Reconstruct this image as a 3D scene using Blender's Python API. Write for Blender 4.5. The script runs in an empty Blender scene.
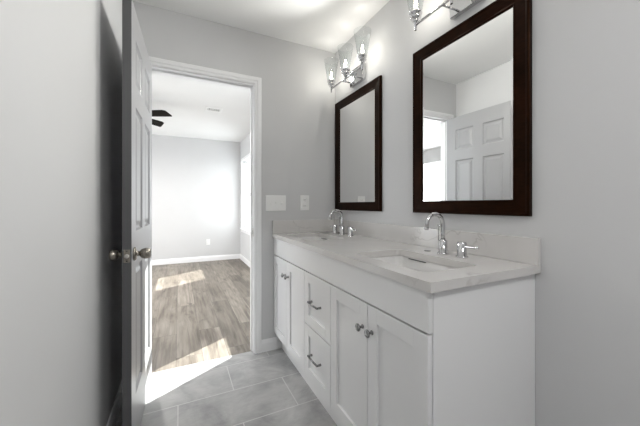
import bpy, bmesh, math, random
from mathutils import Vector, Matrix, Euler

PI = math.pi
scene = bpy.context.scene
COL = scene.collection

# ------------------------------------------------------------------ camera
cam_d = bpy.data.cameras.new('camera')
cam = bpy.data.objects.new('camera', cam_d)
COL.objects.link(cam)
cam.location = (-1.2319, -2.2348, 1.1476)
cam.rotation_euler = (PI / 2, 0, -0.4515)
cam_d.sensor_width = 36
cam_d.lens = 290.01 / 640 * 36
cam_d.shift_y = -8.33 / 640
cam_d.clip_start = 0.02
scene.camera = cam

# ------------------------------------------------------------------ world, sun, exposure
W = bpy.data.worlds.new('sky')
scene.world = W
W.use_nodes = True
wb = W.node_tree.nodes['Background']
wb.inputs['Color'].default_value = (0.95, 0.975, 1.0, 1)
wb.inputs['Strength'].default_value = 6.3

sun_d = bpy.data.lights.new('sun', 'SUN')
sun = bpy.data.objects.new('sun', sun_d)
COL.objects.link(sun)
sun_d.energy = 18
sun_d.angle = 0.006
sun_d.color = (1.0, 0.98, 0.95)
sun.rotation_euler = Vector((-1, -0.6, -0.843)).to_track_quat('-Z', 'Y').to_euler()

scene.view_settings.view_transform = 'Standard'
scene.view_settings.look = 'None'
scene.view_settings.gamma = 1
scene.view_settings.exposure = 0.16
scene.view_settings.use_curve_mapping = False
scene.cycles.max_bounces = 12
scene.cycles.diffuse_bounces = 6
scene.cycles.transparent_max_bounces = 24
scene.cycles.glossy_bounces = 6
scene.cycles.sample_clamp_indirect = 6

BULB_W = 1.3          # point light in each vanity bulb
ROOM_FILL_W = 52.0       # added spot in each vanity light, fills the room
BATH_FILL_W = 15.0     # added unseen fill light on the bathroom ceiling
BED_FILL_W = 48.0      # fill light added under the bedroom fan

# ------------------------------------------------------------------ helpers
def box(bm, lo, hi, bev=0.0, seg=1):
    x0, y0, z0 = [min(a, b) for a, b in zip(lo, hi)]
    x1, y1, z1 = [max(a, b) for a, b in zip(lo, hi)]
    vs = [bm.verts.new(p) for p in ((x0, y0, z0), (x1, y0, z0), (x1, y1, z0), (x0, y1, z0),
                                    (x0, y0, z1), (x1, y0, z1), (x1, y1, z1), (x0, y1, z1))]
    fs = [bm.faces.new([vs[i] for i in f]) for f in
          ((0, 3, 2, 1), (4, 5, 6, 7), (0, 1, 5, 4), (1, 2, 6, 5), (2, 3, 7, 6), (3, 0, 4, 7))]
    if bev > 0:
        es = list({e for f in fs for e in f.edges})
        bmesh.ops.bevel(bm, geom=es, offset=bev, segments=seg, affect='EDGES', profile=0.5)
    return bm


def lathe(bm, prof, origin=(0, 0, 0), axis=(0, 0, 1), n=24, cap=True):
    """prof: list of (radius, height) along axis"""
    q = Vector((0, 0, 1)).rotation_difference(Vector(axis))
    o = Vector(origin)
    rings = []
    for r, h in prof:
        rings.append([bm.verts.new(o + q @ Vector((r * math.cos(2 * PI * k / n), r * math.sin(2 * PI * k / n), h)))
                      for k in range(n)])
    for a, b in zip(rings, rings[1:]):
        for k in range(n):
            f = bm.faces.new((a[k], a[(k + 1) % n], b[(k + 1) % n], b[k]))
            f.smooth = True
    if cap:
        bm.faces.new(list(reversed(rings[0])))
        bm.faces.new(rings[-1])
    return bm


def tube(bm, pts, r, n=14, cap=True):
    pts = [Vector(p) for p in pts]
    rad = r if isinstance(r, (list, tuple)) else [r] * len(pts)
    rings = []
    up = None
    for i, p in enumerate(pts):
        t = (pts[min(i + 1, len(pts) - 1)] - pts[max(i - 1, 0)]).normalized()
        if up is None:
            up = Vector((0, 0, 1)) if abs(t.z) < 0.9 else Vector((0, 1, 0))
        s = t.cross(up).normalized()
        up = s.cross(t).normalized()
        rings.append([bm.verts.new(p + rad[i] * (math.cos(2 * PI * k / n) * s + math.sin(2 * PI * k / n) * up))
                      for k in range(n)])
    for a, b in zip(rings, rings[1:]):
        for k in range(n):
            f = bm.faces.new((a[k], a[(k + 1) % n], b[(k + 1) % n], b[k]))
            f.smooth = True
    if cap:
        bm.faces.new(list(reversed(rings[0])))
        bm.faces.new(rings[-1])
    return bm


def B():
    return bmesh.new()


def obj(name, bm, mat, parent=None, smooth_angle=None):
    bmesh.ops.recalc_face_normals(bm, faces=bm.faces[:])
    me = bpy.data.meshes.new(name)
    bm.to_mesh(me)
    bm.free()
    me.materials.append(mat)
    o = bpy.data.objects.new(name, me)
    COL.objects.link(o)
    if parent:
        o.parent = parent
    return o


def tag(o, label=None, cat=None, group=None, kind=None):
    if label: o['label'] = label
    if cat: o['category'] = cat
    if group: o['group'] = group
    if kind: o['kind'] = kind
    return o


def thing(name, label, cat, loc=(0, 0, 0), rotz=0.0, group=None, kind=None):
    o = bpy.data.objects.new(name, None)
    COL.objects.link(o)
    o.location = loc
    o.rotation_euler = (0, 0, rotz)
    o.empty_display_size = 0.1
    return tag(o, label, cat, group, kind)


def copy_tree(o, parent=None):
    c = o.copy()
    COL.objects.link(c)
    c.parent = parent
    for ch in list(o.children):
        copy_tree(ch, c)
    return c


# ------------------------------------------------------------------ materials
def nodes_of(name):
    m = bpy.data.materials.new(name)
    m.use_nodes = True
    nt = m.node_tree
    return m, nt, nt.nodes['Principled BSDF']


def ramp(nt, fac, stops):
    r = nt.nodes.new('ShaderNodeValToRGB')
    cr = r.color_ramp
    cr.elements[0].position, cr.elements[0].color = stops[0][0], (*stops[0][1], 1)
    cr.elements[1].position, cr.elements[1].color = stops[1][0], (*stops[1][1], 1)
    for p, c in stops[2:]:
        e = cr.elements.new(p)
        e.color = (*c, 1)
    nt.links.new(fac, r.inputs[0])
    return r.outputs[0]


def noise(nt, vec, scale, detail=3, rough=0.5, dist=0.0):
    n = nt.nodes.new('ShaderNodeTexNoise')
    n.inputs['Scale'].default_value = scale
    n.inputs['Detail'].default_value = detail
    n.inputs['Roughness'].default_value = rough
    n.inputs['Distortion'].default_value = dist
    if vec is not None:
        nt.links.new(vec, n.inputs['Vector'])
    return n.outputs['Fac']


def mapping(nt, vec, loc=(0, 0, 0), rot=(0, 0, 0), scale=(1, 1, 1)):
    n = nt.nodes.new('ShaderNodeMapping')
    n.inputs['Location'].default_value = loc
    n.inputs['Rotation'].default_value = rot
    n.inputs['Scale'].default_value = scale
    nt.links.new(vec, n.inputs['Vector'])
    return n.outputs[0]


def objco(nt):
    return nt.nodes.new('ShaderNodeTexCoord').outputs['Object']


def mixc(nt, fac, a, b, mode='MIX'):
    n = nt.nodes.new('ShaderNodeMix')
    n.data_type = 'RGBA'
    n.blend_type = mode
    if isinstance(fac, (int, float)):
        n.inputs[0].default_value = fac
    else:
        nt.links.new(fac, n.inputs[0])
    for k, v in ((6, a), (7, b)):
        if isinstance(v, tuple):
            n.inputs[k].default_value = (*v, 1)
        else:
            nt.links.new(v, n.inputs[k])
    return n.outputs[2]


def bump(nt, h, strength, dist=0.01):
    b = nt.nodes.new('ShaderNodeBump')
    b.inputs['Strength'].default_value = strength
    b.inputs['Distance'].default_value = dist
    nt.links.new(h, b.inputs['Height'])
    return b.outputs[0]


def paint(name, col, rough=0.5, var=0.02, bumps=0.05, scale=60, spec=0.5):
    m, nt, p = nodes_of(name)
    co = objco(nt)
    n = noise(nt, co, 2.5, 2)
    c = ramp(nt, n, [(0.3, tuple(x * (1 - var) for x in col)), (0.7, tuple(min(1, x * (1 + var)) for x in col))])
    nt.links.new(c, p.inputs['Base Color'])
    p.inputs['Roughness'].default_value = rough
    p.inputs['Specular IOR Level'].default_value = spec
    if bumps:
        nt.links.new(bump(nt, noise(nt, co, scale, 2), bumps, 0.002), p.inputs['Normal'])
    return m


def metal(name, col, rough):
    m, nt, p = nodes_of(name)
    p.inputs['Metallic'].default_value = 1
    co = objco(nt)
    c = ramp(nt, noise(nt, co, 40, 2), [(0.3, tuple(x * 0.96 for x in col)), (0.7, col)])
    nt.links.new(c, p.inputs['Base Color'])
    p.inputs['Roughness'].default_value = rough
    return m


M = {}
M['wall'] = paint('wall_paint_grey', (0.585, 0.585, 0.588), 0.55, 0.01, 0.12, 260, 0.3)
M['ceiling'] = paint('ceiling_paint', (0.80, 0.80, 0.795), 0.7, 0.01, 0.08, 180, 0.2)
M['trim'] = paint('trim_paint', (0.80, 0.80, 0.805), 0.3, 0.01, 0)
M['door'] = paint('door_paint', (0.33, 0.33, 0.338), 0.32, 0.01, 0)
M['edge'] = paint('door_edge_shade', (0.085, 0.085, 0.088), 0.35, 0.01, 0)  # shade on the free edge, put into the door colour
M['cab'] = paint('cabinet_paint', (0.755, 0.755, 0.757), 0.3, 0.01, 0)
M['gap'] = paint('cabinet_inside', (0.25, 0.25, 0.25), 0.7, 0.01, 0)
M['plastic'] = paint('white_plastic', (0.80, 0.80, 0.79), 0.3, 0.01, 0)
M['dark'] = paint('dark_slot', (0.06, 0.06, 0.06), 0.5, 0.01, 0)
M['porcelain'] = paint('porcelain', (0.72, 0.71, 0.70), 0.12, 0.01, 0)
M['chrome'] = metal('chrome', (0.64, 0.64, 0.65), 0.06)
M['nickel'] = metal('brushed_nickel', (0.62, 0.60, 0.57), 0.28)
M['knobmetal'] = metal('satin_nickel', (0.33, 0.305, 0.265), 0.25)
M['pull'] = metal('cabinet_hardware', (0.28, 0.28, 0.28), 0.22)
M['fan'] = paint('fan_blade', (0.012, 0.010, 0.008), 0.7, 0.1, 0, 60, 0.1)

# mirror
m, nt, p = nodes_of('mirror_glass')
p.inputs['Metallic'].default_value = 1
p.inputs['Roughness'].default_value = 0.0
nt.links.new(ramp(nt, noise(nt, objco(nt), 3), [(0, (0.94, 0.945, 0.94)), (1, (0.95, 0.955, 0.95))]), p.inputs['Base Color'])
M['mirror'] = m

# espresso stained wood of the mirror frames
m, nt, p = nodes_of('espresso_wood')
co = objco(nt)
g1 = noise(nt, mapping(nt, co, scale=(30, 6, 30)), 4, 5, 0.6, 0.6)
g2 = noise(nt, co, 9, 3, 0.5, 0.3)
c1 = ramp(nt, g1, [(0.30, (0.003, 0.0018, 0.0012)), (0.66, (0.018, 0.0065, 0.003))])
c2 = ramp(nt, g2, [(0.35, (0.003, 0.002, 0.0012)), (0.72, (0.022, 0.0075, 0.0035))])
nt.links.new(mixc(nt, 0.5, c1, c2), p.inputs['Base Color'])
p.inputs['Roughness'].default_value = 0.33
p.inputs['Specular IOR Level'].default_value = 0.5
p.inputs['Specular Tint'].default_value = (0.6, 0.25, 0.12, 1)
p.inputs['IOR'].default_value = 1.18
M['espresso'] = m

# veined quartz
m, nt, p = nodes_of('veined_quartz')
co = objco(nt)
n1 = nt.nodes.new('ShaderNodeTexNoise')
n1.inputs['Scale'].default_value = 2.2
n1.inputs['Detail'].default_value = 5
n1.inputs['Distortion'].default_value = 1.0
nt.links.new(mapping(nt, co, loc=(0.3, 0.2, 0.1), rot=(0.3, 0.5, 0.8)), n1.inputs['Vector'])
ms = nt.nodes.new('ShaderNodeMath'); ms.operation = 'SUBTRACT'; ms.inputs[1].default_value = 0.5
nt.links.new(n1.outputs['Fac'], ms.inputs[0])
ma = nt.nodes.new('ShaderNodeMath'); ma.operation = 'ABSOLUTE'
nt.links.new(ms.outputs[0], ma.inputs[0])
vein = ramp(nt, ma.outputs[0], [(0.0, (1, 1, 1)), (0.010, (0, 0, 0))])
msk = ramp(nt, noise(nt, co, 3.0, 2), [(0.58, (0, 0, 0)), (0.72, (1, 1, 1))])
vm = mixc(nt, 1.0, vein, msk, 'MULTIPLY')
sp = ramp(nt, noise(nt, co, 5, 4, 0.6), [(0.3, (0.59, 0.575, 0.56)), (0.7, (0.63, 0.615, 0.60))])
vs = nt.nodes.new('ShaderNodeSeparateColor')
nt.links.new(vm, vs.inputs[0])
vf = nt.nodes.new('ShaderNodeMath'); vf.operation = 'MULTIPLY'; vf.inputs[1].default_value = 0.5
nt.links.new(vs.outputs[0], vf.inputs[0])
nt.links.new(mixc(nt, vf.outputs[0], sp, (0.33, 0.31, 0.29)), p.inputs['Base Color'])
p.inputs['Roughness'].default_value = 0.12
M['quartz'] = m

mk = msk.node
m.name = 'veined_quartz'
m2 = m.copy()
m2.name = 'veined_quartz_backsplash'
r2 = m2.node_tree.nodes[mk.name].color_ramp
r2.elements[0].position = 0.40; r2.elements[1].position = 0.50
M['quartz_splash'] = m2

# floor tile 24x12 in, half bond, long side along x
m, nt, p = nodes_of('grey_floor_tile')
co = objco(nt)
br = nt.nodes.new('ShaderNodeTexBrick')
br.offset = 0.5
br.inputs['Scale'].default_value = 1
br.inputs['Mortar Size'].default_value = 0.0028
br.inputs['Mortar Smooth'].default_value = 0.1
br.inputs['Bias'].default_value = 0.0
br.inputs['Brick Width'].default_value = 0.62
br.inputs['Row Height'].default_value = 0.2975
br.inputs['Color1'].default_value = (0.42, 0.42, 0.42, 1)
br.inputs['Color2'].default_value = (0.58, 0.58, 0.58, 1)
br.inputs['Mortar'].default_value = (0.5, 0.5, 0.5, 1)
nt.links.new(mapping(nt, co, loc=(62.619, 0.3875 + 29.75, 0)), br.inputs['Vector'])
cl = noise(nt, co, 4.5, 6, 0.62, 0.8)
cl2 = noise(nt, mapping(nt, co, scale=(1, 3, 1)), 14, 4, 0.6, 1.0)
base = ramp(nt, cl, [(0.34, (0.25, 0.25, 0.25)), (0.64, (0.44, 0.438, 0.43))])
base = mixc(nt, 0.22, base, ramp(nt, cl2, [(0.35, (0.28, 0.28, 0.285)), (0.65, (0.45, 0.45, 0.45))]))
base = mixc(nt, 0.5, base, br.outputs['Color'], 'SOFT_LIGHT')
col = mixc(nt, br.outputs['Fac'], base, (0.56, 0.56, 0.55))
nt.links.new(col, p.inputs['Base Color'])
rr = nt.nodes.new('ShaderNodeMapRange')
rr.inputs[3].default_value = 0.28; rr.inputs[4].default_value = 0.8
nt.links.new(br.outputs['Fac'], rr.inputs[0])
nt.links.new(rr.outputs[0], p.inputs['Roughness'])
inv = nt.nodes.new('ShaderNodeMath'); inv.operation = 'SUBTRACT'; inv.inputs[0].default_value = 1
nt.links.new(br.outputs['Fac'], inv.inputs[1])
nt.links.new(bump(nt, inv.outputs[0], 0.4, 0.002), p.inputs['Normal'])
M['tile'] = m

# plank floor, planks along y
m, nt, p = nodes_of('greige_oak_planks')
co = objco(nt)
br = nt.nodes.new('ShaderNodeTexBrick')
br.offset = 0.37
br.offset_frequency = 2
br.inputs['Scale'].default_value = 1
br.inputs['Mortar Size'].default_value = 0.0012
br.inputs['Brick Width'].default_value = 1.22
br.inputs['Row Height'].default_value = 0.182
br.inputs['Color1'].default_value = (0.0, 0.0, 0.0, 1)
br.inputs['Color2'].default_value = (1, 1, 1, 1)
br.inputs['Mortar'].default_value = (0.5, 0.5, 0.5, 1)
rotv = mapping(nt, co, loc=(50.2, 60.04, 0), rot=(0, 0, PI / 2))
nt.links.new(rotv, br.inputs['Vector'])
# per plank offset of the grain
sepc = nt.nodes.new('ShaderNodeSeparateColor')
nt.links.new(br.outputs['Color'], sepc.inputs[0])
cmb = nt.nodes.new('ShaderNodeCombineXYZ')
mm = nt.nodes.new('ShaderNodeMath'); mm.operation = 'MULTIPLY'; mm.inputs[1].default_value = 37.0
nt.links.new(sepc.outputs[0], mm.inputs[0])
nt.links.new(mm.outputs[0], cmb.inputs[0]); nt.links.new(mm.outputs[0], cmb.inputs[2])
va = nt.nodes.new('ShaderNodeVectorMath'); va.operation = 'ADD'
nt.links.new(co, va.inputs[0]); nt.links.new(cmb.outputs[0], va.inputs[1])
gr = noise(nt, mapping(nt, va.outputs[0], scale=(16, 0.9, 1)), 2.6, 6, 0.6, 0.5)
gr2 = noise(nt, mapping(nt, va.outputs[0], scale=(6, 1.1, 1)), 1.3, 4, 0.55, 1.2)
kn = noise(nt, mapping(nt, va.outputs[0], scale=(3.0, 1.2, 1)), 3.4, 2, 0.5, 0.4)
c1 = ramp(nt, gr, [(0.36, (0.070, 0.055, 0.041)), (0.50, (0.175, 0.150, 0.120)), (0.64, (0.250, 0.220, 0.182))])
c2 = ramp(nt, gr2, [(0.36, (0.060, 0.048, 0.038)), (0.48, (0.165, 0.143, 0.116)), (0.64, (0.265, 0.237, 0.202))])
cc = mixc(nt, 0.5, c1, c2)
cc = mixc(nt, ramp(nt, kn, [(0.66, (0, 0, 0)), (0.76, (0.75, 0.75, 0.75))]), cc, (0.050, 0.040, 0.032))
pl = ramp(nt, sepc.outputs[0], [(0.0, (0.36, 0.35, 0.34)), (1.0, (0.70, 0.70, 0.71))])
cc = mixc(nt, 0.8, cc, pl, 'OVERLAY')
cc = mixc(nt, br.outputs['Fac'], cc, (0.05, 0.042, 0.035))
nt.links.new(cc, p.inputs['Base Color'])
p.inputs['Roughness'].default_value = 0.42
nt.links.new(bump(nt, gr, 0.15, 0.002), p.inputs['Normal'])
M['planks'] = m

# thin clear glass
def thin_glass(name, tint=(0.97, 0.98, 0.98), refl=1.0):
    m = bpy.data.materials.new(name)
    m.use_nodes = True
    nt = m.node_tree
    nt.nodes.remove(nt.nodes['Principled BSDF'])
    out = nt.nodes['Material Output']
    tr = nt.nodes.new('ShaderNodeBsdfTransparent'); tr.inputs[0].default_value = (*tint, 1)
    gl = nt.nodes.new('ShaderNodeBsdfGlossy'); gl.inputs['Roughness'].default_value = 0.03
    lw = nt.nodes.new('ShaderNodeLayerWeight'); lw.inputs['Blend'].default_value = 0.5
    po = nt.nodes.new('ShaderNodeMath'); po.operation = 'POWER'; po.inputs[1].default_value = 4.0
    nt.links.new(lw.outputs['Facing'], po.inputs[0])
    mu = nt.nodes.new('ShaderNodeMath'); mu.operation = 'MULTIPLY_ADD'
    mu.inputs[1].default_value = 0.55 * refl; mu.inputs[2].default_value = 0.035 * refl
    nt.links.new(po.outputs[0], mu.inputs[0])
    mx = nt.nodes.new('ShaderNodeMixShader')
    nt.links.new(mu.outputs[0], mx.inputs[0])
    nt.links.new(tr.outputs[0], mx.inputs[1]); nt.links.new(gl.outputs[0], mx.inputs[2])
    nt.links.new(mx.outputs[0], out.inputs[0])
    return m

M['glass'] = thin_glass('clear_shade_glass', (0.95, 0.96, 0.96))
M['pane'] = thin_glass('window_glass', (0.96, 0.98, 0.98), 0.6)

def emit(name, col, s):
    m = bpy.data.materials.new(name)
    m.use_nodes = True
    nt = m.node_tree
    p = nt.nodes['Principled BSDF']
    p.inputs['Base Color'].default_value = (*col, 1)
    p.inputs['Emission Color'].default_value = (*col, 1)
    p.inputs['Emission Strength'].default_value = s
    return m

M['filament'] = emit('glowing_filament', (1.0, 0.86, 0.66), 18)
M['bowl'] = emit('fill_glow', (1.0, 0.97, 0.93), 3)  # glow of the added fan and ceiling fill lights

# ------------------------------------------------------------------ room constants
H = 2.477
XL, XR = -1.545, 0.0
YB, YR = 0.0, -3.7
OX0, OX1, OZ = -1.437, -0.717, 2.072      # door opening (clear)
WT = 0.11                                 # wall thickness
BXL, BXR, BYF = -4.2, -0.06, 4.08         # bedroom

def struct(name, bm, mat, label, cat, parent=None):
    o = obj(name, bm, mat, parent)
    return tag(o, label, cat, kind='structure')

# floors
bm = box(B(), (XL - 0.1, YR - 0.1, -0.08), (XR + 0.1, 0.045, 0))
struct('floor', bm, M['tile'], 'grey rectangular floor tiles with light grout in the bathroom', 'floor')
bm = box(B(), (BXL - 0.1, 0.045, -0.08), (BXR + 0.1, BYF + 0.1, 0))
struct('floor', bm, M['planks'], 'greige wood plank floor of the bedroom beyond the doorway', 'floor')
# ceilings
bm = box(B(), (XL - 0.1, YR - 0.1, H), (XR + 0.1, YB + 0.05, H + 0.08))
struct('ceiling', bm, M['ceiling'], 'white bathroom ceiling above the vanity', 'ceiling')
bm = box(B(), (BXL - 0.1, YB + 0.05, H), (BXR + 0.1, BYF + 0.1, H + 0.08))
struct('ceiling', bm, M['ceiling'], 'white bedroom ceiling seen through the doorway', 'ceiling')
# bathroom walls
struct('wall_right', box(B(), (0, YR, 0), (0.12, 0.0, H)), M['wall'], 'light grey wall behind the vanity and mirrors', 'wall')
struct('wall_left', box(B(), (XL - 0.12, YR, 0), (XL, 0.0, H)), M['wall'], 'light grey wall behind the open door', 'wall')
struct('wall_rear', box(B(), (XL - 0.12, YR - 0.12, 0), (0.12, YR, H)), M['wall'], 'light grey wall behind the viewer', 'wall')
bm = B()
box(bm, (BXL - 0.1, 0, 0), (OX0 - 0.018, WT, H))
box(bm, (OX1 + 0.018, 0, 0), (0.12, WT, H))
box(bm, (OX0 - 0.018, 0, OZ + 0.018), (OX1 + 0.018, WT, H))
struct('wall_back', bm, M['wall'], 'grey wall with the doorway to the bedroom', 'wall')
# bedroom walls; right wall with two window openings
WIN = [(3.10, 3.84), (0.18, 0.914)]       # glass extents in y (sash inside frame)
WZ0, WZ1 = 0.66, 2.04                      # opening in z
def win_open(w): return (w[0] - 0.045, w[1] + 0.045)
bm = B()
ya, yb = win_open(WIN[1]); yc, yd = win_open(WIN[0])
for y0, y1 in ((WT, ya), (yb, yc), (yd, BYF)):
    box(bm, (BXR, y0, 0), (BXR + 0.14, y1, H))
for y0, y1 in ((ya, yb), (yc, yd)):
    box(bm, (BXR, y0, 0), (BXR + 0.14, y1, WZ0))
    box(bm, (BXR, y0, WZ1), (BXR + 0.14, y1, H))
struct('wall_bedroom_right', bm, M['wall'], 'bedroom wall with the tall windows at right', 'wall')
struct('wall_bedroom_far', box(B(), (BXL - 0.12, BYF, 0), (BXR + 0.14, BYF + 0.12, H)), M['wall'],
       'pale far wall of the bedroom facing the doorway', 'wall')
bm = B()
box(bm, (BXL - 0.12, WT, 0), (BXL, 0.9, H)); box(bm, (BXL - 0.12, 3.3, 0), (BXL, BYF, H))
box(bm, (BXL - 0.12, 0.9, 0), (BXL, 3.3, 0.3)); box(bm, (BXL - 0.12, 0.9, 2.15), (BXL, 3.3, H))  # opening added in this unseen wall to bring in more sky light
struct('wall_bedroom_left', bm, M['wall'], 'bedroom side wall out of view at left', 'wall')


# ------------------------------------------------------------------ windows
def window(idx, w, label):
    y0, y1 = win_open(w)
    t = thing('window_%d' % idx, label, 'window', (BXR, (y0 + y1) / 2, WZ0), kind='structure')
    hw, hh = (y1 - y0) / 2, WZ1 - WZ0
    f = B()
    for s in (-1, 1):
        box(f, (0.05, s * hw, 0), (0.11, s * (hw - 0.022), hh))
    box(f, (0.05, -hw, 0), (0.11, hw, 0.022)); box(f, (0.05, -hw, hh - 0.022), (0.11, hw, hh))
    obj('frame', f, M['trim'], t)
    mid = 1.315 - WZ0
    for z0, z1, x in ((0.022, mid + 0.030, 0.06), (mid + 0.022, hh - 0.022, 0.082)):
        s_ = B()
        for s in (-1, 1):
            box(s_, (x, s * (hw - 0.022), z0), (x + 0.02, s * (hw - 0.045), z1), 0.002)
        zb = 0.026 if z0 < 0.1 else 0.050
        zt = 0.045 if z0 < 0.1 else 0.026
        box(s_, (x, -hw + 0.045, z0), (x + 0.02, hw - 0.045, z0 + zb), 0.002)
        box(s_, (x, -hw + 0.045, z1 - zt), (x + 0.02, hw - 0.045, z1), 0.002)
        so = obj('sash', s_, M['trim'], t)
        g = box(B(), (x + 0.008, -hw + 0.045, z0 + zb), (x + 0.012, hw - 0.045, z1 - zt))
        obj('pane', g, M['pane'], so)
    c = B()
    for s in (-1, 1):
        box(c, (-0.015, s * (hw - 0.003), 0), (0.0, s * (hw + 0.055), hh + 0.055), 0.003)
    box(c, (-0.015, -hw + 0.003, hh - 0.003), (0.0, hw - 0.003, hh + 0.055), 0.003)
    obj('casing', c, M['trim'], t)
    si = B()
    box(si, (-0.035, -hw - 0.07, -0.02), (0.0, hw + 0.07, 0.0), 0.004)
    box(si, (-0.001, -hw + 0.001, -0.0), (0.05, hw - 0.001, 0.006))
    box(si, (-0.014, -hw - 0.05, -0.075), (0.0, hw + 0.05, -0.02), 0.003)
    obj('sill', si, M['trim'], t)
    return t

window(1, WIN[0], 'white double-hung window by the far corner of the bedroom')
window(2, WIN[1], 'white double-hung bedroom window nearest the doorway, out of view')


# ------------------------------------------------------------------ door frame: jambs, stops, casings
def casing_bm(y, d):
    """profile swept up, across and down around the opening, on plane y, growing towards d (+1/-1)"""
    prof = [(0.006, 0.0), (0.006, 0.008), (0.010, 0.011), (0.026, 0.011), (0.031, 0.016), (0.052, 0.018), (0.058, 0.014), (0.058, 0.0)]
    bm = B()
    rows = []
    for st in range(4):
        r = []
        for o, t in prof:
            x = (OX0 - o) if st in (0, 1) else (OX1 + o)
            z = 0.0 if st in (0, 3) else OZ + o
            r.append(bm.verts.new((x, y + d * t, z)))
        rows.append(r)
    n = len(prof)
    for a, b in zip(rows, rows[1:]):
        for k in range(n):
            bm.faces.new((a[k], a[(k + 1) % n], b[(k + 1) % n], b[k]))
    bm.faces.new(rows[0]); bm.faces.new(rows[-1])
    return bm

t = thing('trim_1', 'white door casing and jamb around the bedroom doorway', 'door frame', ((OX0 + OX1) / 2, 0, 0), kind='structure')
ox = (OX0 + OX1) / 2
def shift(bm, v):
    bmesh.ops.translate(bm, verts=bm.verts[:], vec=v)
    return bm
bm = B()
box(bm, (OX0 - 0.018, 0, 0), (OX0, WT, OZ + 0.018))
box(bm, (OX1, 0, 0), (OX1 + 0.018, WT, OZ + 0.018))
box(bm, (OX0, 0, OZ), (OX1, WT, OZ + 0.018))
obj('jamb', shift(bm, (-ox, 0, 0)), M['trim'], t)
bm = B()
box(bm, (OX0, 0.04, 0), (OX0 + 0.011, 0.075, OZ), 0.002)
box(bm, (OX1 - 0.011, 0.04, 0), (OX1, 0.075, OZ), 0.002)
box(bm, (OX0 + 0.011, 0.04, OZ - 0.011), (OX1 - 0.011, 0.075, OZ), 0.002)
obj('door_stop', shift(bm, (-ox, 0, 0)), M['trim'], t)
obj('casing', shift(casing_bm(0.0, -1), (-ox, 0, 0)), M['trim'], t)
obj('casing', shift(casing_bm(WT, 1), (-ox, 0, 0)), M['trim'], t)
bm = box(B(), (OX1 - 0.0015, 0.004, 0.90), (OX1, 0.036, 0.965), 0.0005)
sp_ = obj('strike_plate', shift(bm, (-ox, 0, 0)), M['nickel'], t)
sp_['label'] = 'satin nickel strike plate'
bm = box(B(), (OX1 - 0.0019, 0.014, 0.918), (OX1 - 0.0014, 0.027, 0.947))
obj('latch_hole', shift(bm, (-ox, 0, 0)), M['dark'], sp_)

# baseboards
def base_bm(p0, p1, nrm, h=0.093, th=0.014):
    """profiled board from p0 to p1 (x,y), thickness along nrm"""
    prof = [(0, 0), (th, 0), (th, h * 0.72), (th * 0.75, h * 0.80), (th * 0.55, h * 0.97), (0.3 * th, h), (0, h)]
    bm = B()
    rows = [[bm.verts.new((q[0] + nrm[0] * o, q[1] + nrm[1] * o, z)) for o, z in prof] for q in (p0, p1)]
    n = len(prof)
    for k in range(n):
        bm.faces.new((rows[0][k], rows[0][(k + 1) % n], rows[1][(k + 1) % n], rows[1][k]))
    bm.faces.new(rows[0]); bm.faces.new(rows[1])
    return bm
struct('baseboard_back', base_bm((OX1 + 0.058, 0), (-0.496, 0), (0, -1)), M['trim'], 'short white baseboard between door casing and vanity', 'baseboard')
struct('baseboard_left', base_bm((XL, -0.0), (XL, YR), (1, 0)), M['trim'], 'white baseboard on the wall behind the open door', 'baseboard')
struct('baseboard_right', base_bm((0, -1.625), (0, YR), (-1, 0)), M['trim'], 'white baseboard on the wall past the vanity end', 'baseboard')
struct('baseboard_far', base_bm((BXL, BYF), (BXR, BYF), (0, -1), 0.10), M['trim'], 'white baseboard along the far bedroom wall', 'baseboard')
struct('baseboard_bedroom_right', base_bm((BXR, WT), (BXR, BYF - 0.014), (-1, 0), 0.10), M['trim'], 'white baseboard under the bedroom windows', 'baseboard')

# ------------------------------------------------------------------ the open door
DW, DH, DT = 0.708, 2.060, 0.035
th = math.atan2(-0.71, -0.026)
door = thing('door_1', 'open six-panel door standing against the left wall, knob at mid height', 'door', (-1.432, -0.002, 0.008), th, kind='structure')

def panel_face(bm, x0, x1, z0, z1, y, d):
    """moulded raised panel set in the face at y, recess going towards -d"""
    rings = []
    for ins, dep in ((0, 0), (0.004, 0.007), (0.010, 0.012), (0.020, 0.012), (0.042, 0.003)):
        rings.append([bm.verts.new(q) for q in ((x0 + ins, y - d * dep, z0 + ins), (x1 - ins, y - d * dep, z0 + ins),
                                                (x1 - ins, y - d * dep, z1 - ins), (x0 + ins, y - d * dep, z1 - ins))])
    for a, b in zip(rings, rings[1:]):
        for k in range(4):
            bm.faces.new((a[k], a[(k + 1) % 4], b[(k + 1) % 4], b[k]))
    bm.faces.new(rings[-1])

xs = [0.003, 0.108, 0.308, 0.404, 0.604, DW]
zs = [0, 0.235, 0.845, 1.015, 1.605, 1.715, 1.925, DH]
bm = B()
for y, d in ((DT, 1), (0.0, -1)):
    for i in range(5):
        for j in range(7):
            if i in (1, 3) and j in (1, 3, 5):
                panel_face(bm, xs[i], xs[i + 1], zs[j], zs[j + 1], y, d)
            else:
                bm.faces.new([bm.verts.new(q) for q in ((xs[i], y, zs[j]), (xs[i + 1], y, zs[j]), (xs[i + 1], y, zs[j + 1]), (xs[i], y, zs[j + 1]))])
for (a, b) in (((xs[0], 0), (xs[0], DT)), ((DW, 0), (DW, DT))):
    bm.faces.new([bm.verts.new(q) for q in ((*a, 0), (*b, 0), (*b, DH), (*a, DH))])
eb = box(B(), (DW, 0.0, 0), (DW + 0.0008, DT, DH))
obj('edge_shade_band', eb, M['edge'], door)['label'] = 'free edge of the door, shade painted into its colour'
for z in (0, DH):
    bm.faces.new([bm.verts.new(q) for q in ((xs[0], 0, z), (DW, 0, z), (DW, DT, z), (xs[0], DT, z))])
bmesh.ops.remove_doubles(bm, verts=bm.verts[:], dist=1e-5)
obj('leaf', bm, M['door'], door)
KZ = 0.912
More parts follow.
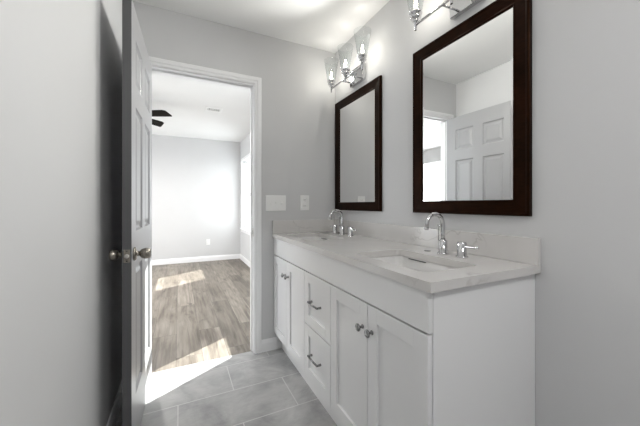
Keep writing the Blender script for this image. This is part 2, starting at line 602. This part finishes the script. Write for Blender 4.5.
for s, y0 in ((1, DT), (-1, 0.0)):
    kb = B()
    kx = DW - 0.060
    lathe(kb, [(0.031, 0), (0.032, 0.004), (0.027, 0.009), (0.012, 0.011), (0.011, 0.024), (0.0165, 0.026), (0.021, 0.031),
               (0.0255, 0.046), (0.0255, 0.052), (0.022, 0.066 if s > 0 else 0.058), (0.018, 0.0675 if s > 0 else 0.0595), (0.015, 0.0655 if s > 0 else 0.0575)], (kx, y0, KZ), (0, s, 0), 28)
    k = obj('knob', kb, M['knobmetal'], door)
    k['label'] = 'satin nickel tulip door knob'
lp = box(B(), (DW, 0.005, KZ - 0.029), (DW + 0.0012, 0.030, KZ + 0.029), 0.0005)
lo_ = obj('latch_plate', lp, M['knobmetal'], door)
lo_['label'] = 'metal latch plate in the door edge'
lb = lathe(B(), [(0.009, 0), (0.009, 0.006), (0.006, 0.009)], (DW + 0.001, 0.0175, KZ), (1, 0, 0), 16)
obj('latch_bolt', lb, M['nickel'], lo_)
for sz in (-0.022, 0.022):
    lathe_b = lathe(B(), [(0.003, 0), (0.003, 0.001)], (DW + 0.001, 0.0175, KZ + sz), (1, 0, 0), 10)
    obj('screw', lathe_b, M['dark'], lo_)
for z in (0.20, 1.02, 1.84):
    hb = lathe(B(), [(0.006, -0.045), (0.006, 0.045)], (-0.004, -0.006, z), (0, 0, 1), 12)
    box(hb, (-0.001, -0.002, z - 0.045), (0.0025, 0.030, z + 0.045))
    obj('hinge', hb, M['knobmetal'], door)

# ------------------------------------------------------------------ vanity cabinet
VY = -1.593
FX = -0.5575          # door front
CX = -0.538           # box front
ZB, ZT = 0.14, 0.888
van = thing('vanity_cabinet', 'long white shaker bathroom vanity with doors at both ends and two drawers', 'vanity cabinet', (0, 0, 0))
bm = B()
box(bm, (CX, -0.016, 0.02), (-0.002, -0.002, ZT))                  # far side panel
box(bm, (CX, -0.016, ZB), (-0.002, VY + 0.018, ZB + 0.016))        # bottom
box(bm, (-0.012, -0.016, ZB), (-0.002, VY + 0.018, ZT))            # back
box(bm, (CX, -0.016, ZT - 0.03), (CX + 0.02, VY + 0.018, ZT - 0.003))
obj('carcass', bm, M['cab'], van)
fr = B()
for y0, y1 in ((-0.002, -0.022), (-0.605, -0.657), (-0.94, -0.99), (VY + 0.002, VY + 0.03)):
    box(fr, (CX - 0.0005, y0, ZB), (CX + 0.018, y1, ZT - 0.002))
for z0, z1 in ((ZB, ZB + 0.03), (0.735, 0.775)):
    box(fr, (CX - 0.0003, -0.002, z0), (CX + 0.017, VY + 0.002, z1))
box(fr, (CX - 0.0004, -0.63, 0.43), (CX + 0.016, -0.965, 0.46))
obj('face_frame', fr, M['cab'], van)
# near side panel with toe notch
bm = B()
pts = [(-0.002, 0.0), (-0.494, 0.0), (-0.494, ZB - 0.005), (CX, ZB - 0.005), (CX, ZT), (-0.002, ZT)]
fa = [bm.verts.new((x, VY, z)) for x, z in pts]
fb = [bm.verts.new((x, VY + 0.018, z)) for x, z in pts]
bm.faces.new(fa); bm.faces.new(list(reversed(fb)))
for k in range(6):
    bm.faces.new((fa[k], fa[(k + 1) % 6], fb[(k + 1) % 6], fb[k]))
obj('side_panel', bm, M['cab'], van)
obj('toe_kick', box(B(), (-0.494, -0.016, 0), (-0.478, VY + 0.018, ZB)), M['cab'], van)
obj('false_front', box(B(), (FX, -0.003, 0.757), (CX - 0.001, VY + 0.001, ZT - 0.002), 0.0015), M['cab'], van)

def shaker(y0, y1, z0, z1, fw=0.058):
    """shaker front: four-member frame and a recessed panel; y0 > y1"""
    bm = B()
    x0, x1 = FX, CX - 0.0015
    box(bm, (x0, y0, z0), (x1, y0 - fw, z1), 0.001)
    box(bm, (x0, y1 + fw, z0), (x1, y1, z1), 0.001)
    box(bm, (x0, y0 - fw, z0), (x1, y1 + fw, z0 + fw), 0.001)
    box(bm, (x0, y0 - fw, z1 - fw), (x1, y1 + fw, z1), 0.001)
    box(bm, (x0 + 0.0095, y0 - fw + 0.002, z0 + fw - 0.002), (x1 - 0.002, y1 + fw - 0.002, z1 - fw + 0.002))
    return bm

def cab_knob(y, z, parent):
    kb = lathe(B(), [(0.009, 0), (0.009, 0.002), (0.0055, 0.004), (0.005, 0.014), (0.011, 0.018), (0.0155, 0.021),
                     (0.016, 0.025), (0.013, 0.028), (0.006, 0.0295)], (FX, y, z), (-1, 0, 0), 22)
    k = obj('knob', kb, M['pull'], parent)
    k['label'] = 'polished round metal knob'

G = 0.0017
SE = [-0.004, -0.313, -0.630, -0.963, -1.278, VY + 0.002]
for (a, b, ky) in ((SE[0], SE[1], SE[1] + 0.032), (SE[1], SE[2], SE[1] - 0.032), (SE[3], SE[4], SE[4] + 0.034), (SE[4], SE[5], SE[4] - 0.030)):
    d = obj('door', shaker(a - G, b + G, ZB, 0.750), M['cab'], van)
    cab_knob(ky, 0.650, d)
for z0, z1, kz in ((0.4485, 0.750, 0.600), (ZB, 0.4425, 0.298)):
    d = obj('drawer', shaker(SE[2] - G, SE[3] + G, z0, z1), M['cab'], van)
    pb = B()
    yc_ = -0.797
    tube(pb, [(FX - 0.024, yc_ + 0.060, kz), (FX - 0.026, yc_, kz), (FX - 0.024, yc_ - 0.060, kz)], 0.0052, 12)
    for s in (-1, 1):
        tube(pb, [(FX, yc_ + s * 0.056, kz), (FX - 0.024, yc_ + s * 0.056, kz)], [0.0068, 0.0052], 12)
    k = obj('pull', pb, M['pull'], d)
    k['label'] = 'polished metal bar pull'

# ------------------------------------------------------------------ countertop with two cut-outs
CT, CB = 0.919, 0.8885
CXF, CYN = -0.570, -1.612
SINK = [(-0.3525, -0.315), (-0.3525, -1.293)]
SHX, SHY, SR = 0.138, 0.222, 0.035

def rrect(cx, cy, hx, hy, r, z, n=8):
    out = []
    for (sx, sy, a0) in ((1, 1, 0), (-1, 1, PI / 2), (-1, -1, PI), (1, -1, 1.5 * PI)):
        for k in range(n + 1):
            a = a0 + PI / 2 * k / n
            out.append(Vector((cx + sx * (hx - r) + r * math.cos(a), cy + sy * (hy - r) + r * math.sin(a), z)))
    return out

ctop = thing('countertop', 'pale quartz countertop with two sink cut-outs on the white vanity', 'countertop', (0, 0, 0))
bm = B()
def loop_edges(pts):
    v = [bm.verts.new(q) for q in pts]
    return [bm.edges.new((v[k], v[(k + 1) % len(v)])) for k in range(len(v))]
es = loop_edges([(CXF, -0.001, CT), (-0.001, -0.001, CT), (-0.001, CYN, CT), (CXF, CYN, CT)])
for cx, cy in SINK:
    es += loop_edges(rrect(cx, cy, SHX, SHY, SR, CT))
bmesh.ops.triangle_fill(bm, edges=es, use_beauty=True)
# drop any triangles inside the holes
kill = [f for f in bm.faces if any(abs(f.calc_center_median().x - cx) < SHX * 0.97 and abs(f.calc_center_median().y - cy) < SHY * 0.97
        and all(abs(v.co.x - cx) < SHX + 1e-4 and abs(v.co.y - cy) < SHY + 1e-4 for v in f.verts) for cx, cy in SINK)]
if kill:
    bmesh.ops.delete(bm, geom=kill, context='FACES_ONLY')
r = bmesh.ops.extrude_face_region(bm, geom=bm.faces[:])
bmesh.ops.translate(bm, verts=[g for g in r['geom'] if isinstance(g, bmesh.types.BMVert)], vec=(0, 0, CB - CT))
obj('slab', bm, M['quartz'], ctop)
tag(obj('backsplash', box(B(), (-0.021, -0.001, CT), (-0.001, CYN, 1.021), 0.0015), M['quartz_splash']), 'long low veined quartz backsplash behind both faucets', 'backsplash')
tag(obj('side_splash', box(B(), (CXF, -0.021, CT), (-0.0215, -0.001, 1.021), 0.0015), M['quartz_splash']), 'short quartz side splash under the outlet plate on the door wall', 'backsplash')

# undermount basins
def basin(cx, cy, label):
    t = thing('sink_basin', label, 'sink', (cx, cy, CB), group='undermount basins in the vanity top')
    bm = B()
    prof = [(0.004, 0.0, 0), (0.002, -0.004, 0), (-0.006, -0.05, 0), (-0.014, -0.095, 0.004), (-0.028, -0.118, 0.012), (-0.055, -0.129, 0.02), (-0.10, -0.134, 0.0)]
    rings = []
    for ins, z, dr in prof:
        rings.append([bm.verts.new(q) for q in rrect(0, 0, SHX + ins, SHY + ins, max(0.012, SR + dr + ins * 0.3 if ins > -0.09 else 0.02), z)])
    out = []
    for ins, z, dr in [(0.02, 0.0, 0), (0.018, -0.012, 0), (0.008, -0.05, 0), (0, -0.10, 0), (-0.02, -0.135, 0.01), (-0.07, -0.146, 0.01)]:
        out.append([bm.verts.new(q) for q in rrect(0, 0, SHX + ins, SHY + ins, max(0.012, SR + dr), z)])
    def skin(rs):
        for a, b in zip(rs, rs[1:]):
            for k in range(len(a)):
                f = bm.faces.new((a[k], a[(k + 1) % len(a)], b[(k + 1) % len(b)], b[k])); f.smooth = True
    skin([out[-1]] + out[-2::-1] + rings)
    bm.faces.new(rings[-1]); bm.faces.new(list(reversed(out[-1])))
    obj('bowl', bm, M['porcelain'], t)
    d = lathe(B(), [(0.022, -0.134), (0.022, -0.1315), (0.014, -0.1305), (0.012, -0.129), (0.0, -0.128)], (0, 0, 0), (0, 0, 1), 24, False)
    obj('drain', d, M['chrome'], t)['label'] = 'chrome drain'
    o = box(B(), (SHX - 0.003, 0.043, -0.0085), (SHX + 0.001, 0.153, -0.0045), 0.0008)
    obj('joint_strip', o, M['dark'], t)  # dark strip set where slab and bowl meet
    return t
basin(*SINK[0], 'rectangular undermount basin at the far end by the door wall')
basin(*SINK[1], 'rectangular undermount basin at the near end of the countertop')

# ------------------------------------------------------------------ faucets
def spout_parts(t):
    b = lathe(B(), [(0.026, 0), (0.026, 0.006), (0.019, 0.008), (0.019, 0.060), (0.017, 0.064), (0.012, 0.066), (0.012, 0.070)], n=26)
    obj('spout_base', b, M['chrome'], t)
    R, zc = 0.052, 0.133
    pts = [(0, 0, 0.06), (0, 0, 0.09)] + [(-R + R * math.cos(a), 0, zc + R * math.sin(a)) for a in [PI * k / 16 for k in range(15)]]
    a = PI * 14 / 16
    ex, ez = pts[-1][0], pts[-1][2]
    pts.append((ex - 0.012 * math.sin(PI - a) , 0, ez - 0.030))
    g = tube(B(), pts, 0.0098, 16)
    e = Vector(pts[-1])
    s = obj('spout', g, M['chrome'], t)
    dirv = (Vector(pts[-1]) - Vector(pts[-2])).normalized()
    ae = lathe(B(), [(0.0108, 0), (0.0112, 0.010), (0.009, 0.012)], tuple(e - dirv * 0.004), tuple(dirv), 18)
    obj('aerator', ae, M['chrome'], s)
    lr = lathe(B(), [(0.003, 0), (0.003, 0.060), (0.0055, 0.062), (0.0055, 0.072), (0.003, 0.075)], (-0.016, 0.012, 0.062), (0, 0, 1), 12)
    obj('lift_rod', lr, M['chrome'], t)

def handle_part(t, y, s):
    b = lathe(B(), [(0.0255, 0), (0.0255, 0.006), (0.0195, 0.008), (0.0195, 0.063), (0.017, 0.067)], (0, y, 0), (0, 0, 1), 24)
    h = obj('handle', b, M['chrome'], t)
    lv = tube(B(), [(0, y + s * 0.012, 0.048), (0, y + s * 0.062, 0.050), (0, y + s * 0.064, 0.050), (0, y + s * 0.074, 0.050), (0, y + s * 0.076, 0.050)],
              [0.0042, 0.0042, 0.0062, 0.0062, 0.004], 12)
    obj('lever', lv, M['chrome'], h)

f1 = thing('faucet', 'chrome gooseneck faucet with two levers at the far basin', 'faucet', (-0.116, -0.320, CT), group='chrome widespread faucets on the vanity')
spout_parts(f1); handle_part(f1, 0.115, 1); handle_part(f1, -0.122, -1)
f2 = thing('faucet', 'chrome gooseneck faucet with one lever at the near basin', 'faucet', (-0.130, -1.272, CT), group='chrome widespread faucets on the vanity')
spout_parts(f2); handle_part(f2, -0.100, -1)
hc = lathe(B(), [(0.0155, 0), (0.0155, 0.0015), (0.013, 0.0022)], n=24)
tag(obj('hole_cover', hc, M['dark'], None), 'small dark round hole in the countertop left of the near faucet', 'tap hole').location = (-0.127, -1.175, CT)

# ------------------------------------------------------------------ mirrors
def frame_bm(w, h):
    """mitred picture-frame moulding around w x h outer size; centred on y, z from 0"""
    prof = [(0.0, 0.0), (0.0, 0.016), (0.003, 0.019), (0.010, 0.019), (0.015, 0.017), (0.055, 0.0135), (0.060, 0.0145), (0.064, 0.0135), (0.066, 0.0095), (0.066, 0.0)]
    bm = B()
    rows = []
    for cy, cz in ((-1, 0), (1, 0), (1, 1), (-1, 1)):
        rows.append([bm.verts.new((-t, cy * (w / 2 - o), (o if cz == 0 else h - o))) for o, t in prof])
    n = len(prof)
    for i in range(4):
        a, b = rows[i], rows[(i + 1) % 4]
        for k in range(n):
            bm.faces.new((a[k], a[(k + 1) % n], b[(k + 1) % n], b[k]))
    return bm

def mirror(yc, w, z0, h, label):
    t = thing('mirror', label, 'mirror', (-0.002, yc, z0), group='dark framed mirrors over the vanity')
    obj('frame', frame_bm(w, h), M['espresso'], t)['label'] = 'dark espresso wood frame'
    bm = B()
    hw, i0, i1 = w / 2, 0.065, 0.076
    rings = []
    for ins, x in ((i0, -0.0075), (i1, -0.0078)):
        rings.append([bm.verts.new(q) for q in ((x, -hw + ins, ins), (x, hw - ins, ins), (x, hw - ins, h - ins), (x, -hw + ins, h - ins))])
    back = [bm.verts.new(q) for q in ((-0.001, -hw + i0, i0), (-0.001, hw - i0, i0), (-0.001, hw - i0, h - i0), (-0.001, -hw + i0, h - i0))]
    for a, b in zip([back] + rings, rings):
        for k in range(4):
            bm.faces.new((a[k], a[(k + 1) % 4], b[(k + 1) % 4], b[k]))
    bm.faces.new(rings[-1]); bm.faces.new(back)
    obj('glass', bm, M['mirror'], t)
    return t
mirror(-0.3445, 0.627, 1.102, 0.917, 'dark-framed mirror above the far basin, nearest the door wall')
mirror(-1.2715, 0.622, 1.102, 0.917, 'dark-framed mirror above the near basin, reflecting the open door')

# ------------------------------------------------------------------ vanity lights
def vanity_light(yc, label, aim):
    t = thing('vanity_light', label, 'wall light', (0, yc, 2.13), group='three-bulb vanity lights above the mirrors')
    obj('back_plate', box(B(), (-0.026, -0.09, -0.062), (-0.001, 0.09, 0.060), 0.003, 2), M['chrome'], t)
    bx, bz = -0.120, -0.043
    bar = tube(B(), [(bx, -0.229, bz), (bx, 0.229, bz)], 0.0065, 14)
    obj('bar', bar, M['chrome'], t)
    for s in (-1, 1):
        a = tube(B(), [(-0.024, s * 0.052, bz + 0.004), (bx, s * 0.052, bz)], 0.005, 12)
        obj('arm', a, M['chrome'], t)
    for k in (-1, 0, 1):
        y = k * 0.222
        so = lathe(B(), [(0.005, -0.028), (0.0065, -0.026), (0.0065, 0.012), (0.015, 0.016), (0.017, 0.022), (0.013, 0.026), (0.013, 0.030),
                         (0.027, 0.034), (0.029, 0.040), (0.022, 0.046), (0.022, 0.052), (0.033, 0.056), (0.034, 0.064), (0.030, 0.066), (0.012, 0.066)],
                   (bx, y, bz), (0, 0, 1), 26)
        obj('socket', so, M['chrome'], t)
        sh = lathe(B(), [(0.029, 0.064), (0.031, 0.064), (0.036, 0.09), (0.047, 0.16), (0.0575, 0.225), (0.0605, 0.232), (0.0588, 0.2325), (0.056, 0.226),
                         (0.0455, 0.16), (0.0345, 0.09), (0.029, 0.066)], (bx, y, bz), (0, 0, 1), 36, False)
        obj('shade', sh, M['glass'], t)['label'] = 'clear flared glass shade'
        bu = lathe(B(), [(0.011, 0.066), (0.012, 0.075), (0.019, 0.095), (0.022, 0.112), (0.019, 0.135), (0.010, 0.158), (0.003, 0.170)], (bx, y, bz), (0, 0, 1), 24)
        bo = obj('bulb', bu, M['glass'], t)
        fi = lathe(B(), [(0.003, 0.085), (0.006, 0.092), (0.007, 0.12), (0.005, 0.138), (0.002, 0.142)], (bx, y, bz), (0, 0, 1), 14)
        obj('filament', fi, M['filament'], bo)
        ld = bpy.data.lights.new('bulb_light', 'POINT')
        ld.energy = BULB_W
        ld.color = (1.0, 0.95, 0.88)
        ld.shadow_soft_size = 0.018
        lo = bpy.data.objects.new('bulb_light', ld)
        COL.objects.link(lo)
        lo.parent = t
        lo.location = (bx, y, bz + 0.115)
        if k == 0:
            ld = bpy.data.lights.new('room_fill_spot', 'SPOT')  # extra spot added to spread light into the room
            ld.energy = ROOM_FILL_W
            ld.color = (1.0, 0.97, 0.93)
            ld.spot_size = math.radians(125)
            ld.spot_blend = 1.0
            ld.shadow_soft_size = 0.03
            lo = bpy.data.objects.new('room_fill_spot', ld)
            COL.objects.link(lo)
            lo.parent = t
            lo.location = (bx - 0.001, y, bz + 0.115)
            lo.rotation_euler = Vector((-1, aim, -0.22)).to_track_quat('-Z', 'Y').to_euler()
        ld = bpy.data.lights.new('ceiling_spot', 'SPOT')  # extra narrow spot added for the bright pool on the ceiling
        ld.energy = 1.2
        ld.color = (1.0, 0.96, 0.90)
        ld.spot_size = math.radians(20)
        ld.spot_blend = 1.0
        ld.shadow_soft_size = 0.01
        lo = bpy.data.objects.new('ceiling_spot', ld)
        COL.objects.link(lo)
        lo.parent = t
        lo.location = (bx, y, bz + 0.12)
        lo.rotation_euler = (PI, 0, 0)
    return t
vanity_light(-0.375, 'chrome three-bulb vanity light above the far mirror', -0.45)
vanity_light(-1.310, 'chrome three-bulb vanity light above the near mirror, cut off by the top edge', 0.0)

# ------------------------------------------------------------------ switches and outlets
def plate(name, x, z, w, h, label, cat, toggles):
    t = thing(name, label, cat, (x, 0, z))
    obj('plate', box(B(), (-w / 2, -0.006, -h / 2), (w / 2, -0.0005, h / 2), 0.003, 2), M['plastic'], t)
    return t
t = plate('light_switch', -0.540, 1.161, 0.166, 0.124, 'white three-gang light switch plate beside the door casing', 'light switch', 3)
for k in (-1, 0, 1):
    b = box(B(), (k * 0.047 - 0.0055, -0.0068, -0.013), (k * 0.047 + 0.0055, -0.0055, 0.013), 0.0006)
    o = obj('switch_slot', b, M['plastic'], t)
    tg = B()
    tube(tg, [(k * 0.047, -0.005, 0), (k * 0.047, -0.018, -0.007 if k else 0.007)], [0.0048, 0.0035], 8)
    obj('toggle', tg, M['plastic'], o)
t = plate('power_outlet', -0.292, 1.163, 0.080, 0.124, 'white single outlet plate on the wall left of the far mirror', 'power outlet', 1)
for s in (-1, 1):
    b = box(B(), (-0.017, -0.0085, s * 0.024 - 0.014), (0.017, -0.0055, s * 0.024 + 0.014), 0.004, 2)
    o = obj('receptacle', b, M['plastic'], t)
    sl = B()
    box(sl, (-0.0075, -0.0088, s * 0.024 - 0.002), (-0.0055, -0.0083, s * 0.024 + 0.007))
    box(sl, (0.0055, -0.0088, s * 0.024 - 0.002), (0.0075, -0.0083, s * 0.024 + 0.006))
    lathe(sl, [(0.0025, 0), (0.0025, 0.0006)], (0, -0.0083, s * 0.024 - 0.008), (0, -1, 0), 10)
    obj('slot', sl, M['dark'], o)
t = thing('power_outlet', 'white outlet plate low on the far bedroom wall', 'power outlet', (-0.705, BYF, 0.387))
obj('plate', box(B(), (-0.036, -0.006, -0.058), (0.036, -0.0005, 0.058), 0.003, 2), M['plastic'], t)
for s in (-1, 1):
    b = box(B(), (-0.017, -0.0085, s * 0.024 - 0.014), (0.017, -0.0055, s * 0.024 + 0.014), 0.004, 2)
    obj('receptacle', b, M['plastic'], t)

# ------------------------------------------------------------------ bedroom ceiling vent and fan
t = thing('ceiling_vent', 'small white rectangular vent in the bedroom ceiling', 'ceiling vent', (-0.80, 2.06, H))
b = B()
box(b, (-0.11, -0.105, -0.006), (0.11, -0.045, -0.0005), 0.002)
box(b, (-0.11, 0.045, -0.006), (0.11, 0.105, -0.0005), 0.002)
box(b, (-0.11, -0.045, -0.006), (-0.08, 0.045, -0.0005), 0.002)
box(b, (0.08, -0.045, -0.006), (0.11, 0.045, -0.0005), 0.002)
obj('frame', b, M['plastic'], t)
obj('backing', box(B(), (-0.08, -0.045, -0.002), (0.08, 0.045, -0.0005)), M['dark'], t)
for k in range(7):
    x = -0.069 + k * 0.023
    b = box(B(), (-0.008, -0.045, -0.001), (0.008, 0.045, 0.001))
    bmesh.ops.rotate(b, verts=b.verts[:], cent=(0, 0, 0), matrix=Matrix.Rotation(0.6, 3, 'Y'))
    bmesh.ops.translate(b, verts=b.verts[:], vec=(x, 0, -0.007))
    obj('louver', b, M['plastic'], t)

FC = (-1.84, 2.15)
fan = thing('ceiling_fan', 'dark-bladed ceiling fan in the bedroom, only two blade tips showing past the door', 'ceiling fan', (FC[0], FC[1], H))
obj('canopy', lathe(B(), [(0.07, -0.001), (0.068, -0.02), (0.03, -0.045), (0.013, -0.05)], n=24), M['fan'], fan)
obj('rod', lathe(B(), [(0.011, -0.05), (0.011, -0.13)], n=14), M['fan'], fan)
obj('motor_housing', lathe(B(), [(0.03, -0.12), (0.085, -0.14), (0.095, -0.17), (0.095, -0.21), (0.07, -0.235), (0.06, -0.24)], n=30), M['fan'], fan)
obj('fan_fill_bowl', lathe(B(), [(0.075, -0.24), (0.085, -0.26), (0.07, -0.30), (0.035, -0.322), (0.005, -0.327)], n=30), M['bowl'], fan)  # glowing bowl added below the fan, hidden by the door
for k in range(5):
    a0 = math.radians(-27 + 72 * k)
    b = B()
    pts = [(0.15, -0.035), (0.22, -0.055), (0.49, -0.066), (0.53, -0.052), (0.562, 0.040), (0.558, 0.060), (0.22, 0.055), (0.15, 0.035)]
    lo_v = [b.verts.new((x, y, -0.004)) for x, y in pts]
    hi_v = [b.verts.new((x, y, 0.004)) for x, y in pts]
    b.faces.new(list(reversed(lo_v))); b.faces.new(hi_v)
    for i in range(len(pts)):
        b.faces.new((lo_v[i], lo_v[(i + 1) % len(pts)], hi_v[(i + 1) % len(pts)], hi_v[i]))
    bmesh.ops.rotate(b, verts=b.verts[:], cent=(0, 0, 0), matrix=Matrix.Rotation(math.radians(-20), 3, 'X'))
    bmesh.ops.rotate(b, verts=b.verts[:], cent=(0, 0, 0), matrix=Matrix.Rotation(a0, 3, 'Z'))
    bmesh.ops.translate(b, verts=b.verts[:], vec=(0, 0, -0.175))
    bl = obj('blade', b, M['fan'], fan)
    ib = B()
    tube(ib, [(0.085, 0, 0), (0.17, 0, 0.0)], 0.009, 8)
    bmesh.ops.rotate(ib, verts=ib.verts[:], cent=(0, 0, 0), matrix=Matrix.Rotation(a0, 3, 'Z'))
    bmesh.ops.translate(ib, verts=ib.verts[:], vec=(0, 0, -0.175))
    obj('blade_iron', ib, M['fan'], bl)
ld = bpy.data.lights.new('fan_fill_lamp', 'AREA')  # added lamp that brightens the bedroom from under the fan
ld.shape = 'DISK'; ld.size = 0.17
ld.energy = BED_FILL_W
ld.color = (1.0, 0.97, 0.94)
lo = bpy.data.objects.new('fan_fill_lamp', ld); COL.objects.link(lo)
lo.parent = fan; lo.location = (0, 0, -0.335)

# ------------------------------------------------------------------ fill light added on the bathroom ceiling behind the viewer
t = thing('ceiling_fill', 'round fill light added on the ceiling, unseen behind the viewer', 'ceiling light', (-0.75, -2.75, H))
obj('base', lathe(B(), [(0.17, -0.001), (0.17, -0.02), (0.165, -0.024)], n=36), M['nickel'], t)
obj('diffuser', lathe(B(), [(0.160, -0.024), (0.155, -0.05), (0.11, -0.075), (0.05, -0.086), (0.005, -0.088)], n=36), M['bowl'], t)
ld = bpy.data.lights.new('ceiling_fill_lamp', 'AREA')
ld.shape = 'DISK'; ld.size = 0.34; ld.energy = BATH_FILL_W
lo = bpy.data.objects.new('ceiling_fill_lamp', ld); COL.objects.link(lo)
lo.parent = t; lo.location = (0, 0, -0.095)
